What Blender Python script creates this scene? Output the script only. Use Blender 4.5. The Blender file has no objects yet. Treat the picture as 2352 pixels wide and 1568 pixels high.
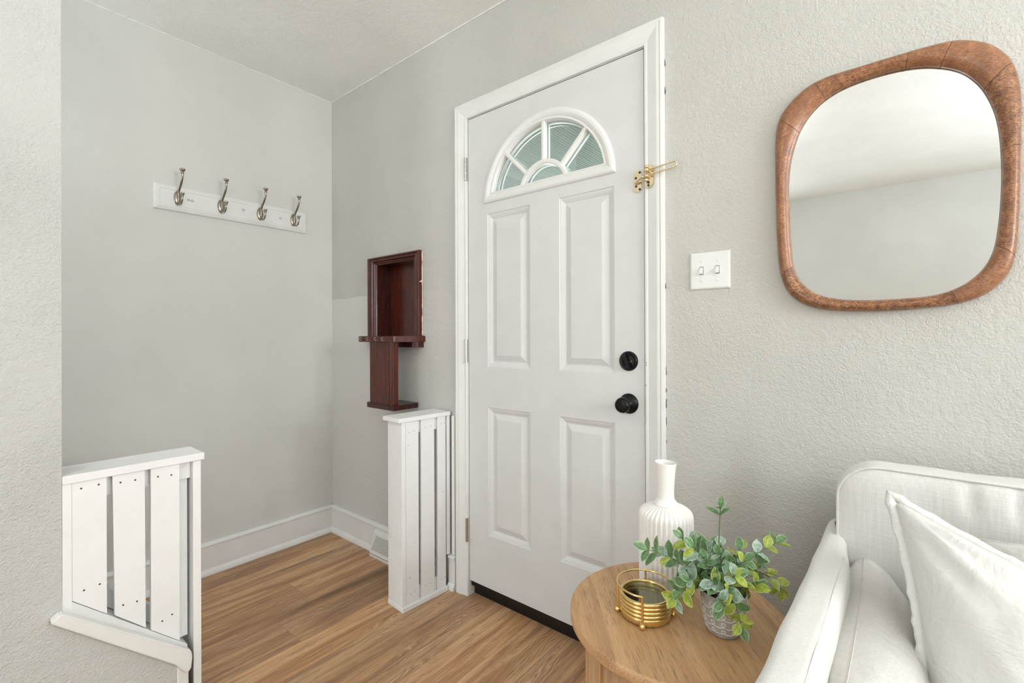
import bpy, bmesh, math, random
from mathutils import Vector, Matrix, noise
random.seed(7)
S = bpy.context.scene
COL = S.collection
PI = math.pi

# ------------------------------------------------------------------ camera
cam_d = bpy.data.cameras.new('camera'); cam = bpy.data.objects.new('camera', cam_d); COL.objects.link(cam)
RX = Vector((0.77804574, 0.62819662, -0.00371984)); UY = Vector((0.00384506, 0.00115915, 0.99999194)); FW = Vector((-0.62819587, 0.77805377, 0.00151358))
M4 = Matrix((RX, UY, -FW)).transposed().to_4x4(); M4.translation = Vector((2.5762, -1.4874, 1.1518))
cam.matrix_world = M4
cam_d.sensor_width = 36; cam_d.lens = 1070.782*36/2352; cam_d.shift_y = -15.6755/2352; cam_d.shift_x = 0
cam_d.clip_start = .02
S.camera = cam

# ------------------------------------------------------------------ world, lights, exposure
w = bpy.data.worlds.new('world'); S.world = w; w.use_nodes = True
wn = w.node_tree.nodes; wl = w.node_tree.links
bg = wn['Background']; bg.inputs[0].default_value = (.85, .92, 1.0, 1); bg.inputs[1].default_value = 7.0
S.view_settings.view_transform = 'Standard'; S.view_settings.look = 'None'
S.view_settings.gamma = 1; S.view_settings.exposure = -0.08
S.view_settings.use_curve_mapping = False

def area(name, loc, rot, sx, sy, power, color=(1, 1, 1)):
    d = bpy.data.lights.new(name, 'AREA'); d.shape = 'RECTANGLE'; d.size = sx; d.size_y = sy; d.energy = power; d.color = color
    o = bpy.data.objects.new(name, d); COL.objects.link(o); o.location = loc; o.rotation_euler = rot; return o
def point(name, loc, r, power, color=(1, 1, 1)):
    d = bpy.data.lights.new(name, 'POINT'); d.shadow_soft_size = r; d.energy = power; d.color = color
    o = bpy.data.objects.new(name, d); COL.objects.link(o); o.location = loc; return o
# daylight through the window of the right wall (beyond the sofa); front and nook panels are added fill light, not windows
area('window_light_right', (4.74, -.85, 1.45), (0, math.radians(90), 0), 1.3, 1.3, 12, (.908, .975, 1.035))
area('fill_light_front', (3.95, -4.08, 1.05), (math.radians(90), 0, 0), 1.1, 2.0, 13, (.908, .975, 1.035))
area('fill_light_front_left', (1.35, -4.08, 1.15), (math.radians(90), 0, 0), .6, 1.7, 24, (.908, .975, 1.035))
area('fill_light_nook', (.45, -4.08, 1.2), (math.radians(90), 0, 0), .7, 1.7, 12, (.908, .975, 1.035))
# lamps of the room: a table lamp by the right wall, the ceiling lamp; two uplights are added to brighten the ceiling
point('table_lamp_light', (4.55, -.42, 1.42), .035, 31, (.908, .975, 1.035))
point('ceiling_lamp_light', (1.75, -2.05, 2.40), .045, 9, (.95, .975, 1))
area('added_uplight', (4.2, -2.1, 1.45), (math.radians(180), 0, 0), .9, .9, 49, (.908, .975, 1.035))
area('added_uplight_nook', (.44, -2.6, 1.5), (math.radians(180), 0, 0), .4, .4, 21, (.908, .975, 1.035))

# added fill light at the right end of the room, aimed at the entry nook
fl_ = area('fill_light_right', (4.55, -1.0, 1.75), (0, 0, 0), .6, .6, 4, (.95, .97, 1)); fl_.data.spread = math.radians(70)
fl_.rotation_euler = (Vector((0, -.45, 1.45))-Vector((4.55, -1.0, 1.75))).to_track_quat('-Z', 'Y').to_euler()

# ------------------------------------------------------------------ helpers
def lin(c):
    c = c/255
    return c/12.92 if c <= .04045 else ((c+.055)/1.055)**2.4
def rgb(r, g, b): return (lin(r), lin(g), lin(b), 1)

class Mat:
    def __init__(s, name, color=(200, 200, 200), rough=.5, metal=0, spec=.5):
        s.m = bpy.data.materials.new(name); s.m.use_nodes = True
        s.n = s.m.node_tree.nodes; s.l = s.m.node_tree.links; s.b = s.n['Principled BSDF']
        s.b.inputs['Base Color'].default_value = rgb(*color); s.b.inputs['Roughness'].default_value = rough
        s.b.inputs['Metallic'].default_value = metal; s.b.inputs['Specular IOR Level'].default_value = spec
        s._tc = None
    def tc(s, out='Object'):
        if not s._tc: s._tc = s.n.new('ShaderNodeTexCoord')
        return s._tc.outputs[out]
    def link(s, a, b): s.l.new(a, b)
    def mapping(s, vec, scale=(1, 1, 1), rot=(0, 0, 0), loc=(0, 0, 0)):
        m = s.n.new('ShaderNodeMapping'); s.link(vec, m.inputs[0]); m.inputs['Scale'].default_value = scale
        m.inputs['Rotation'].default_value = rot; m.inputs['Location'].default_value = loc; return m.outputs[0]
    def noise(s, vec, scale, detail=2, rough=.5, dist=0):
        t = s.n.new('ShaderNodeTexNoise'); s.link(vec, t.inputs['Vector']); t.inputs['Scale'].default_value = scale
        t.inputs['Detail'].default_value = detail; t.inputs['Roughness'].default_value = rough; t.inputs['Distortion'].default_value = dist
        return t.outputs['Fac']
    def wave(s, vec, scale, dist=2, detail=2, dscale=1, dir='X', kind='BANDS'):
        t = s.n.new('ShaderNodeTexWave'); s.link(vec, t.inputs['Vector']); t.inputs['Scale'].default_value = scale
        t.wave_type = kind
        if kind == 'BANDS': t.bands_direction = dir
        else: t.rings_direction = dir
        t.inputs['Distortion'].default_value = dist; t.inputs['Detail'].default_value = detail; t.inputs['Detail Scale'].default_value = dscale
        return t.outputs['Fac']
    def ramp(s, fac, stops):
        r = s.n.new('ShaderNodeValToRGB'); s.link(fac, r.inputs[0]); e = r.color_ramp.elements
        while len(e) < len(stops): e.new(.5)
        for k, (p, c) in enumerate(stops):
            e[k].position = p; e[k].color = c if len(c) == 4 else (*c, 1)
        return r.outputs[0]
    def mix(s, fac, a, b, mode='MIX'):
        m = s.n.new('ShaderNodeMix'); m.data_type = 'RGBA'; m.blend_type = mode
        for sock, v in ((m.inputs[0], fac), (m.inputs[6], a), (m.inputs[7], b)):
            if hasattr(v, 'links'): s.link(v, sock)
            else: sock.default_value = v
        return m.outputs[2]
    def math(s, op, a, b=0.0, clamp=False):
        m = s.n.new('ShaderNodeMath'); m.operation = op; m.use_clamp = clamp
        for k, v in ((0, a), (1, b)):
            if hasattr(v, 'links'): s.link(v, m.inputs[k])
            else: m.inputs[k].default_value = v
        return m.outputs[0]
    def color(s, c): s.link(c, s.b.inputs['Base Color'])
    def bump(s, h, strength=.3, dist=.002, normal=None):
        b = s.n.new('ShaderNodeBump'); s.link(h, b.inputs['Height']); b.inputs['Strength'].default_value = strength
        b.inputs['Distance'].default_value = dist
        if normal: s.link(normal, b.inputs['Normal'])
        s.link(b.outputs[0], s.b.inputs['Normal']); return b.outputs[0]
    def rnd(s):
        o = s.n.new('ShaderNodeObjectInfo'); return o.outputs['Random']
    def rndvec(s, k=40):
        c = s.n.new('ShaderNodeCombineXYZ'); r = s.rnd()
        for i, q in enumerate((1, 2.3, .7)): s.link(s.math('MULTIPLY', r, k*q), c.inputs[i])
        a = s.n.new('ShaderNodeVectorMath'); a.operation = 'ADD'; s.link(s.tc(), a.inputs[0]); s.link(c.outputs[0], a.inputs[1])
        return a.outputs[0]

def wall_mat(name, color, strength, scale=130, dist=.0022, rough=.6):
    m = Mat(name, color, rough, spec=.35)
    v = m.tc()
    c = m.ramp(m.noise(v, 2.2, 3, .6), [(.3, rgb(*[q-5 for q in color])), (.7, rgb(*[q+3 for q in color]))])
    m.color(c)
    a = m.noise(v, scale, 3, .55, .15)
    b = m.noise(v, scale*.35, 2, .5, .3)
    patch = m.ramp(m.noise(v, 3.1, 2), [(.35, (.45, .45, .45)), (.65, (1, 1, 1))])
    h = m.math('ADD', m.math('MULTIPLY', a, patch), m.math('MULTIPLY', b, .8))
    m.bump(h, strength, dist)
    return m.m

M = {}
M['wall'] = wall_mat('wall_paint', (217, 216, 210), .6, 190, .0018)
M['wall_rough'] = wall_mat('wall_paint_rough', (197, 197, 193), .9, 170, .0042)
# back wall: slightly darker base colour, with an older lighter patch of paint left of the niche below 1.37 m
M['wall_back'] = wall_mat('wall_paint_back', (201, 199, 192), .85, 185, .0034)
_mt = M['wall_back']; _n = _mt.node_tree.nodes; _l = _mt.node_tree.links
_h = object.__new__(Mat); _h.m = _mt; _h.n = _n; _h.l = _l; _h.b = _n['Principled BSDF']; _h._tc = None
_sx = _n.new('ShaderNodeSeparateXYZ'); _l.new(_h.tc(), _sx.inputs[0])
_e = _h.math('ADD', _sx.outputs[2], _h.math('MULTIPLY', _h.noise(_h.tc(), 9, 3), .03))
_mk = _h.math('MULTIPLY', _h.ramp(_e, [(.0, (1, 1, 1)), (.5, (1, 1, 1))]), 1.0)
_lo = _h.math('LESS_THAN', _e, 1.385); _le = _h.math('SUBTRACT', 1.0, _h.math('MULTIPLY', _h.math('SUBTRACT', _sx.outputs[0], .36), 1.7, True), True)
_old = _h.b.inputs['Base Color'].links[0].from_socket
_h.color(_h.mix(_h.math('MULTIPLY', _lo, _le), _old, rgb(216, 214, 209)))
M['ceiling'] = wall_mat('ceiling_paint', (240, 240, 235), .7, 90, .004)
def paint(name, color, rough=.35, bump=.15, scale=25):
    m = Mat(name, color, rough, spec=.5); v = m.tc()
    m.color(m.ramp(m.noise(v, 9, 4, .6), [(.3, rgb(*[q-4 for q in color])), (.7, rgb(*[min(255, q+2) for q in color]))]))
    m.bump(m.noise(m.mapping(v, (1, 1, .25)), scale*4, 4, .6), bump, .0008)
    return m.m
M['white'] = paint('white_trim_paint', (232, 232, 228))
M['fence'] = paint('white_board_paint', (240, 240, 239), .45, .3)
M['door'] = paint('white_door_paint', (219, 220, 218), .38, .03)
M['base'] = paint('white_baseboard_paint', (236, 236, 233), .4, .2)
M['plastic'] = Mat('white_plastic', (232, 232, 228), .3).m
M['groove'] = Mat('dark_gap', (70, 70, 64), .8).m
M['weather'] = Mat('grey_weatherstrip', (140, 140, 136), .6).m
M['black'] = Mat('black_rubber', (9, 9, 9), .42).m
m = Mat('black_bronze', (24, 23, 22), .33, .6); m.bump(m.noise(m.tc(), 300, 2), .05, .0005); M['bronze'] = m.m
M['screw'] = Mat('screw_hole_dark', (70, 66, 62), .5, .4).m
M['nickel'] = Mat('satin_nickel', (160, 151, 140), .24, 1).m
M['steel'] = Mat('hinge_steel', (200, 197, 190), .28, 1).m
M['brass'] = Mat('pale_brass', (228, 211, 176), .22, 1).m
m = Mat('gold_metal', (232, 206, 142), .22, 1); m.bump(m.noise(m.tc(), 90, 3), .06, .001); M['gold'] = m.m

# dark red-brown niche wood
m = Mat('mahogany_wood', (70, 24, 18), .22); v = m.tc()
g = m.noise(m.mapping(v, (14, 14, 1.2)), 6, 5, .6, .5)
m.color(m.mix(m.ramp(m.noise(v, 5, 3), [(.35, (0, 0, 0)), (.7, (1, 1, 1))]),
              m.ramp(g, [(.3, rgb(68, 20, 14)), (.7, rgb(98, 40, 28))]), m.ramp(g, [(.3, rgb(56, 18, 13)), (.7, rgb(84, 34, 26))])))
m.bump(g, .15, .001); M['mahogany'] = m.m
m = Mat('mahogany_dark', (52, 20, 17), .25); v = m.tc()
g = m.noise(m.mapping(v, (12, 12, 1.2)), 6, 5, .6, .5)
m.color(m.ramp(g, [(.3, rgb(44, 14, 12)), (.7, rgb(74, 32, 24))])); M['mahogany_dark'] = m.m
M['chip'] = Mat('cream_chipped_paint', (232, 220, 200), .6).m

# mirror frame wood
m = Mat('frame_wood', (150, 95, 60), .33); v = m.rndvec(30)
g = m.noise(m.mapping(v, (1, 1, 1)), 22, 6, .65, 2.2)
fine = m.noise(m.mapping(v, (1, 1, 4)), 160, 4, .7, .3)
c = m.ramp(g, [(.25, rgb(94, 64, 44)), (.5, rgb(156, 108, 74)), (.72, rgb(202, 148, 104))])
c = m.mix(m.ramp(fine, [(.42, (1, 1, 1)), (.5, (0, 0, 0))]), c, rgb(74, 44, 30))
c = m.mix(m.math('MULTIPLY', m.rnd(), .5), c, rgb(164, 112, 80))
m.color(c); m.bump(fine, .12, .0008); M['frame_wood'] = m.m
mm = Mat('mirror_glass', (235, 238, 238), .0, 1); M['mirror'] = mm.m

# oak of the side table: grain along (-.63,.78)
def oak(name, rotz, vertical=False):
    m = Mat(name, (180, 138, 92), .42); v = m.tc()
    if vertical: vv = m.mapping(v, (1, 1, .06))
    else: vv = m.mapping(m.mapping(v, (1, 1, 1), (0, 0, rotz)), (1, .045, 1))
    broad = m.noise(vv, 20, 4, .6, .8)
    pores = m.noise(vv, 420 if not vertical else 170, 4, .6, .15)
    bl = m.noise(v, 6, 2)
    c = m.ramp(broad, [(.3, rgb(172, 132, 92)), (.55, rgb(202, 160, 116)), (.75, rgb(212, 172, 128))])
    msk = m.math('MULTIPLY', m.ramp(pores, [(.53, (0, 0, 0)), (.66, (1, 1, 1))]), m.ramp(bl, [(.35, (.2, .2, .2)), (.6, (.8, .8, .8))]))
    c = m.mix(msk, c, rgb(112, 92, 74))
    m.color(c); m.bump(pores, .12, .0006); return m.m
M['oak'] = oak('oak_top', math.atan2(-.63, .78)*-1*-1)
M['oak_v'] = oak('oak_side', 0, True)

# vinyl floor planks, grain along y
m = Mat('vinyl_plank', (150, 112, 78), .42, spec=.4); v = m.rndvec(25)
g1 = m.noise(m.mapping(v, (1, .055, 1)), 17, 5, .66, .8)
warp = m.n.new('ShaderNodeVectorMath'); warp.operation = 'ADD'
cw = m.n.new('ShaderNodeCombineXYZ'); m.link(m.math('MULTIPLY', m.noise(m.mapping(v, (1, .22, 1)), 7, 3, .6), .16), cw.inputs[0]); m.link(v, warp.inputs[0]); m.link(cw.outputs[0], warp.inputs[1])
rings = m.wave(warp.outputs[0], 36, 1.2, 3, 2.0, 'X')
fine = m.noise(m.mapping(v, (1, .05, 1)), 190, 5, .75, .3)
big = m.noise(m.mapping(v, (1, .25, 1)), 6, 2)
r = m.rnd()
light = m.ramp(g1, [(.33, rgb(146, 104, 70)), (.47, rgb(190, 142, 100)), (.62, rgb(222, 178, 134))])
dark = m.ramp(g1, [(.33, rgb(122, 90, 64)), (.47, rgb(168, 128, 94)), (.62, rgb(204, 162, 122))])
c = m.mix(m.ramp(r, [(.2, (0, 0, 0)), (.8, (1, 1, 1))]), light, dark)
c = m.mix(m.math('MULTIPLY', m.ramp(fine, [(.50, (0, 0, 0)), (.64, (1, 1, 1))]), .5), c, rgb(112, 86, 64))
msk = m.math('MULTIPLY', m.ramp(rings, [(.88, (0, 0, 0)), (.97, (1, 1, 1))]), m.ramp(big, [(.50, (0, 0, 0)), (.62, (1, 1, 1))]))
c = m.mix(m.math('MULTIPLY', msk, .45), c, rgb(222, 200, 172))
dk = m.math('MULTIPLY', m.ramp(rings, [(.02, (1, 1, 1)), (.12, (0, 0, 0))]), m.ramp(big, [(.46, (0, 0, 0)), (.60, (1, 1, 1))]))
c = m.mix(m.math('MULTIPLY', dk, .45), c, rgb(104, 78, 56))
m.color(c); m.bump(fine, .12, .0006); M['plank'] = m.m
M['subfloor'] = Mat('subfloor', (60, 45, 35), .8).m

def fabric(name, color, dx=.15, dz=1, str_=.6, streak=11, rough=.9, wr=0):
    m = Mat(name, color, rough, spec=.2); v = m.tc()
    a = m.noise(m.mapping(v, (1, 1, .03)), 420, 2, .6)
    b = m.noise(m.mapping(v, (.03, .03, 1)), 420, 2, .6)
    s_ = m.math('ADD', m.math('MULTIPLY', m.noise(m.mapping(v, (1, 1, .03)), 150, 3, .7), .6), m.math('MULTIPLY', m.noise(m.mapping(v, (.05, .05, 1)), 160, 3, .7), .4))
    m.color(m.ramp(m.math('ADD', m.math('MULTIPLY', s_, .6), m.math('MULTIPLY', a, .4)), [(.35, rgb(*[q-streak for q in color])), (.62, rgb(*[min(255, q+3) for q in color]))]))
    h = m.math('ADD', a, b)
    n = m.bump(h, str_, .0008)
    if wr:
        bb = m.n.new('ShaderNodeBump'); m.link(m.noise(v, wr, 4, .6, .6), bb.inputs['Height']); bb.inputs['Strength'].default_value = .8; bb.inputs['Distance'].default_value = .012
        m.link(n, bb.inputs['Normal']); m.link(bb.outputs[0], m.b.inputs['Normal'])
    m.b.inputs['Sheen Weight'].default_value = .2
    return m.m
M['linen'] = fabric('sofa_linen', (226, 223, 218))
M['linen2'] = fabric('pillow_linen', (214, 210, 204), wr=9)
M['velvet'] = fabric('crushed_velvet', (216, 214, 209), str_=.12, streak=4, rough=.75, wr=14)

m = Mat('white_ceramic', (238, 234, 229), .5); m.bump(m.noise(m.tc(), 120, 3), .06, .0008); M['ceramic'] = m.m
m = Mat('grey_pot', (166, 160, 152), .85); v = m.tc()
m.color(m.ramp(m.noise(v, 60, 4, .7), [(.3, rgb(150, 144, 136)), (.7, rgb(182, 176, 168))])); M['pot'] = m.m
M['pot_line'] = Mat('pot_white_line', (226, 222, 214), .8).m
M['soil'] = Mat('dark_moss', (30, 40, 24), .95).m

def leaf_mat(name, mid, edge):
    m = Mat(name, mid, .45); v = m.tc()
    sx = m.n.new('ShaderNodeSeparateXYZ'); m.link(v, sx.inputs[0])
    ay = m.math('ABSOLUTE', sx.outputs[1])
    # normalised distance from the midrib: |y| / halfwidth(x); leaf spans x 0..1, half width .27*sin
    t = m.math('MULTIPLY', m.math('MULTIPLY', sx.outputs[0], m.math('SUBTRACT', 1.0, sx.outputs[0])), 1.12)
    q = m.math('DIVIDE', ay, m.math('MAXIMUM', t, .01))
    e = m.ramp(q, [(.72, (0, 0, 0)), (.98, (1, 1, 1))])
    nz = m.noise(m.rndvec(20), 5, 3, .6)
    base = m.ramp(nz, [(.3, rgb(*[int(c*.80) for c in mid])), (.7, rgb(*[min(255, int(c*1.12)) for c in mid]))])
    vein = m.ramp(ay, [(.0, (1, 1, 1)), (.018, (0, 0, 0))])
    c = m.mix(e, base, rgb(*edge)); c = m.mix(m.math('MULTIPLY', vein, .4), c, rgb(*edge))
    m.color(c); m.b.inputs['Roughness'].default_value = .36; m.b.inputs['Specular IOR Level'].default_value = .6
    # thin leaf: some light passes through
    tr = m.n.new('ShaderNodeBsdfTranslucent'); m.link(c, tr.inputs[0])
    ms = m.n.new('ShaderNodeMixShader'); ms.inputs[0].default_value = .25
    out = m.n['Material Output']; m.link(m.b.outputs[0], ms.inputs[1]); m.link(tr.outputs[0], ms.inputs[2]); m.link(ms.outputs[0], out.inputs[0])
    return m.m
M['leaf'] = leaf_mat('leaf_green', (112, 146, 100), (186, 212, 164))
M['leaf_pale'] = leaf_mat('leaf_frosted', (168, 192, 174), (212, 228, 206))
M['leaf_lime'] = leaf_mat('leaf_lime', (178, 194, 84), (214, 222, 140))
M['stem'] = Mat('stem_green', (96, 112, 74), .6).m

m = Mat('porch_green', (120, 138, 122), .55); v = m.rndvec(9)
m.color(m.ramp(m.noise(m.mapping(v, (1, .15, 1)), 9, 3), [(.3, rgb(38, 54, 46)), (.7, rgb(62, 70, 50))])); M['porch'] = m.m
M['porch_dark'] = Mat('porch_groove', (40, 60, 50), .8).m
M['ground'] = Mat('porch_floor', (176, 176, 160), .8).m
# clear pane: mostly see-through with a weak gloss
g = bpy.data.materials.new('clear_glass'); g.use_nodes = True; n = g.node_tree.nodes; l = g.node_tree.links
for x in list(n): n.remove(x)
o_ = n.new('ShaderNodeOutputMaterial'); t_ = n.new('ShaderNodeBsdfTransparent'); gl = n.new('ShaderNodeBsdfGlossy'); mx = n.new('ShaderNodeMixShader'); fr = n.new('ShaderNodeFresnel')
t_.inputs[0].default_value = (.93, .96, .94, 1); gl.inputs['Roughness'].default_value = .02; fr.inputs[0].default_value = 1.45
l.new(fr.outputs[0], mx.inputs[0]); l.new(t_.outputs[0], mx.inputs[1]); l.new(gl.outputs[0], mx.inputs[2]); l.new(mx.outputs[0], o_.inputs[0])
M['glass'] = g
g = bpy.data.materials.new('coaster_glass'); g.use_nodes = True; n = g.node_tree.nodes; l = g.node_tree.links
for x in list(n): n.remove(x)
o_ = n.new('ShaderNodeOutputMaterial'); t_ = n.new('ShaderNodeBsdfTransparent'); gl = n.new('ShaderNodeBsdfGlossy'); mx = n.new('ShaderNodeMixShader')
t_.inputs[0].default_value = (.80, .80, .70, 1); gl.inputs['Roughness'].default_value = .06; gl.inputs['Color'].default_value = (.75, .75, .65, 1); mx.inputs[0].default_value = .20
l.new(t_.outputs[0], mx.inputs[1]); l.new(gl.outputs[0], mx.inputs[2]); l.new(mx.outputs[0], o_.inputs[0])
M['coaster_glass'] = g

def tag(o, label=None, cat=None, group=None, kind=None):
    if label: o['label'] = label
    if cat: o['category'] = cat
    if group: o['group'] = group
    if kind: o['kind'] = kind
    return o
def empty(name, loc, label=None, cat=None, group=None, kind=None):
    o = bpy.data.objects.new(name, None); o.empty_display_size = .05; o.location = loc; COL.objects.link(o)
    return tag(o, label, cat, group, kind)
def wloc(o):
    v = Vector((0, 0, 0))
    while o: v = v+o.location; o = o.parent
    return v

class G:
    """collects vertices and faces (world coordinates)"""
    def __init__(s): s.v = []; s.f = []; s.sm = []
    def add(s, v, f, smooth=False):
        b = len(s.v); s.v += [tuple(q) for q in v]; s.f += [tuple(i+b for i in q) for q in f]; s.sm += [smooth]*len(f); return s
    def box(s, x0, x1, y0, y1, z0, z1, bev=0.0):
        x0, x1 = min(x0, x1), max(x0, x1); y0, y1 = min(y0, y1), max(y0, y1); z0, z1 = min(z0, z1), max(z0, z1)
        if bev <= 0:
            v = [(x, y, z) for x in (x0, x1) for y in (y0, y1) for z in (z0, z1)]
            return s.add(v, [(0, 1, 3, 2), (4, 6, 7, 5), (0, 4, 5, 1), (2, 3, 7, 6), (0, 2, 6, 4), (1, 5, 7, 3)])
        bm = bmesh.new(); bmesh.ops.create_cube(bm, size=1)
        for q in bm.verts: q.co = Vector(((x0+x1)/2+q.co.x*(x1-x0), (y0+y1)/2+q.co.y*(y1-y0), (z0+z1)/2+q.co.z*(z1-z0)))
        bmesh.ops.bevel(bm, geom=bm.edges[:], offset=bev, segments=1, affect='EDGES')
        return s.frombm(bm)
    def frombm(s, bm, smooth=False):
        bm.verts.index_update()
        s.add([q.co[:] for q in bm.verts], [[q.index for q in f.verts] for f in bm.faces], smooth); bm.free(); return s
    def prism(s, poly, ax, a0, a1, smooth=False, bev=0):
        """poly: 2D points in the two other axes (order x,y,z without ax)"""
        def P(u, v, a): return {0: (a, u, v), 1: (u, a, v), 2: (u, v, a)}[ax]
        n = len(poly)
        v = [P(*q, a0) for q in poly]+[P(*q, a1) for q in poly]
        f = [tuple(range(n))[::-1], tuple(range(n, 2*n))]+[(i, (i+1) % n, (i+1) % n+n, i+n) for i in range(n)]
        bm = bmesh.new(); vs = [bm.verts.new(q) for q in v]
        for q in f: bm.faces.new([vs[i] for i in q])
        bmesh.ops.recalc_face_normals(bm, faces=bm.faces[:])
        if bev: bmesh.ops.bevel(bm, geom=bm.edges[:], offset=bev, segments=2, affect='EDGES')
        return s.frombm(bm, smooth)
    def rings(s, rs, closed=True, cap0=False, cap1=False, smooth=True):
        n = len(rs[0]); v = [q for r_ in rs for q in r_]; f = []
        for k in range(len(rs)-1):
            for i in range(n if closed else n-1):
                j = (i+1) % n; f.append((k*n+i, k*n+j, (k+1)*n+j, (k+1)*n+i))
        nf = len(f)
        if cap0: f.append(tuple(range(n))[::-1])
        if cap1: f.append(tuple((len(rs)-1)*n+i for i in range(n)))
        b = len(s.v); s.v += [tuple(q) for q in v]; s.f += [tuple(i+b for i in q) for q in f]; s.sm += [smooth]*nf+[False]*(len(f)-nf)
        return s
    def lathe(s, prof, c=(0, 0, 0), n=48, axis=2, smooth=True, cap0=True, cap1=True, mod=None):
        """prof: (r, h); axis 2 = z up, 1 = towards the room (-y), 0 = +x"""
        rs = []
        for r_, h in prof:
            ring = []
            for i in range(n):
                a = 2*PI*i/n; rr = r_*(1+(mod(a, h) if mod else 0)); u, v = rr*math.cos(a), rr*math.sin(a)
                ring.append({2: (c[0]+u, c[1]+v, c[2]+h), 1: (c[0]+u, c[1]-h, c[2]+v), 0: (c[0]+h, c[1]+u, c[2]+v)}[axis])
            rs.append(ring)
        return s.rings(rs, True, cap0, cap1, smooth)
    def tube(s, pts, r_, n=10, closed=False, caps=True):
        pts = [Vector(p) for p in pts]; N = len(pts); rs = []; up = None
        for i, p in enumerate(pts):
            if closed: t = (pts[(i+1) % N]-pts[i-1]).normalized()
            else: t = (pts[min(i+1, N-1)]-pts[max(i-1, 0)]).normalized()
            if up is None:
                up = Vector((0, 0, 1)) if abs(t.z) < .9 else Vector((1, 0, 0))
            a = (up-t*up.dot(t)).normalized(); up = a; b = t.cross(a)
            rr = r_[i] if isinstance(r_, (list, tuple)) else r_
            rs.append([tuple(p+(a*math.cos(2*PI*k/n)+b*math.sin(2*PI*k/n))*rr) for k in range(n)])
        if closed: rs.append(rs[0])
        return s.rings(rs, True, caps and not closed, caps and not closed)
    def ball(s, c, r_, sx=1, sy=1, sz=1, n=20):
        rs = []
        for k in range(n//2+1):
            t = PI*k/(n//2); rs.append([(c[0]+r_*sx*max(math.sin(t), 1e-4)*math.cos(2*PI*i/n), c[1]+r_*sy*max(math.sin(t), 1e-4)*math.sin(2*PI*i/n), c[2]+r_*sz*math.cos(t)) for i in range(n)])
        return s.rings(rs, True, True, True)
    def build(s, name, mat, parent=None, label=None, cat=None, group=None, kind=None, fix=True):
        off = wloc(parent) if parent else Vector((0, 0, 0))
        me = bpy.data.meshes.new(name); me.from_pydata([tuple(Vector(q)-off) for q in s.v], [], s.f)
        me.polygons.foreach_set('use_smooth', s.sm)
        if fix:
            bm = bmesh.new(); bm.from_mesh(me); bmesh.ops.recalc_face_normals(bm, faces=bm.faces[:])
            for e in bm.edges:
                if len({f.smooth for f in e.link_faces}) > 1: e.smooth = False
            bm.to_mesh(me); bm.free()
        me.materials.append(M[mat]); me.update()
        o = bpy.data.objects.new(name, me); COL.objects.link(o)
        if parent: o.parent = parent
        return tag(o, label, cat, group, kind)

def catmull(pts, sub=6, closed=True):
    out = []; n = len(pts)
    for i in range(n if closed else n-1):
        P = [Vector(pts[(i+k) % n] if closed else pts[min(max(i+k, 0), n-1)]) for k in (-1, 0, 1, 2)]
        for j in range(sub):
            t = j/sub
            out.append(.5*((2*P[1])+(-P[0]+P[2])*t+(2*P[0]-5*P[1]+4*P[2]-P[3])*t*t+(-P[0]+3*P[1]-3*P[2]+P[3])*t**3))
    if not closed: out.append(Vector(pts[-1]))
    return out

H = 2.5416
# ================================================================== ROOM SHELL
ST = 'structure'
DX0, DX1, DZ0, DZ1 = 1.1306, 1.9436, .0716, 2.1053
# back wall with the door opening and the niche opening
def wall_with_holes(x0, x1, z0, z1, holes, y0, y1):
    xs = sorted({x0, x1}|{h[0] for h in holes}|{h[1] for h in holes}); zs = sorted({z0, z1}|{h[2] for h in holes}|{h[3] for h in holes})
    g = G()
    for i in range(len(xs)-1):
        for j in range(len(zs)-1):
            cx, cz = (xs[i]+xs[i+1])/2, (zs[j]+zs[j+1])/2
            if any(h[0] < cx < h[1] and h[2] < cz < h[3] for h in holes): continue
            g.box(xs[i], xs[i+1], y0, y1, zs[j], zs[j+1])
    bm = bmesh.new(); vs = [bm.verts.new(q) for q in g.v]
    for f in g.f: bm.faces.new([vs[i] for i in f])
    bmesh.ops.remove_doubles(bm, verts=bm.verts[:], dist=1e-5)
    # drop the doubled inner faces
    seen = {}
    for f in bm.faces[:]:
        k = tuple(sorted(v.index for v in f.verts)); seen.setdefault(k, []).append(f)
    bm.verts.index_update(); seen = {}
    for f in bm.faces[:]:
        k = tuple(sorted(v.index for v in f.verts)); seen.setdefault(k, []).append(f)
    for k, fs in seen.items():
        if len(fs) > 1: bmesh.ops.delete(bm, geom=fs, context='FACES_ONLY')
    return G().frombm(bm)
wall_with_holes(-.12, 5.0, -.02, H, [(DX0-.012, DX1+.012, -.02, DZ1+.012), (.457, .767, 1.150, 1.527)], 0, .12).build('wall_back', 'wall_back', kind=ST)
G().box(-.12, 0, -4.2, 0, -.02, H).build('wall_left', 'wall', kind=ST)
G().box(-.12, 5.0, -4.30, -4.15, -.02, H).build('wall_front', 'wall', kind=ST)
G().box(4.8, 5.0, -4.15, 0, -.02, H).build('wall_right', 'wall', kind=ST)
G().box(-.12, 5.0, -4.30, .12, H, H+.12).build('ceiling', 'ceiling', kind=ST)
# dividing wall: full height up to y=-1.292, then a low part cut on the slope of the stairs
G().prism([(-4.15, -.02), (-1.032, -.02), (-1.032, .232), (-1.292, .462), (-1.292, H), (-4.15, H)], 0, .88, 1.0).build('wall_divider', 'wall_rough', kind=ST)

cb = empty('trim_5', (0, 0, H), kind=ST); rr = random.Random(9)
for pts in ([(.0015, -.002-1.35*i/90, H-.0015) for i in range(91)], [(.002+4.6*i/260, -.0015, H-.0015) for i in range(261)]):
    G().tube(pts, [rr.uniform(.0018, .0038) for _ in pts], 6).build('caulk_bead', 'ceiling', cb)
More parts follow.
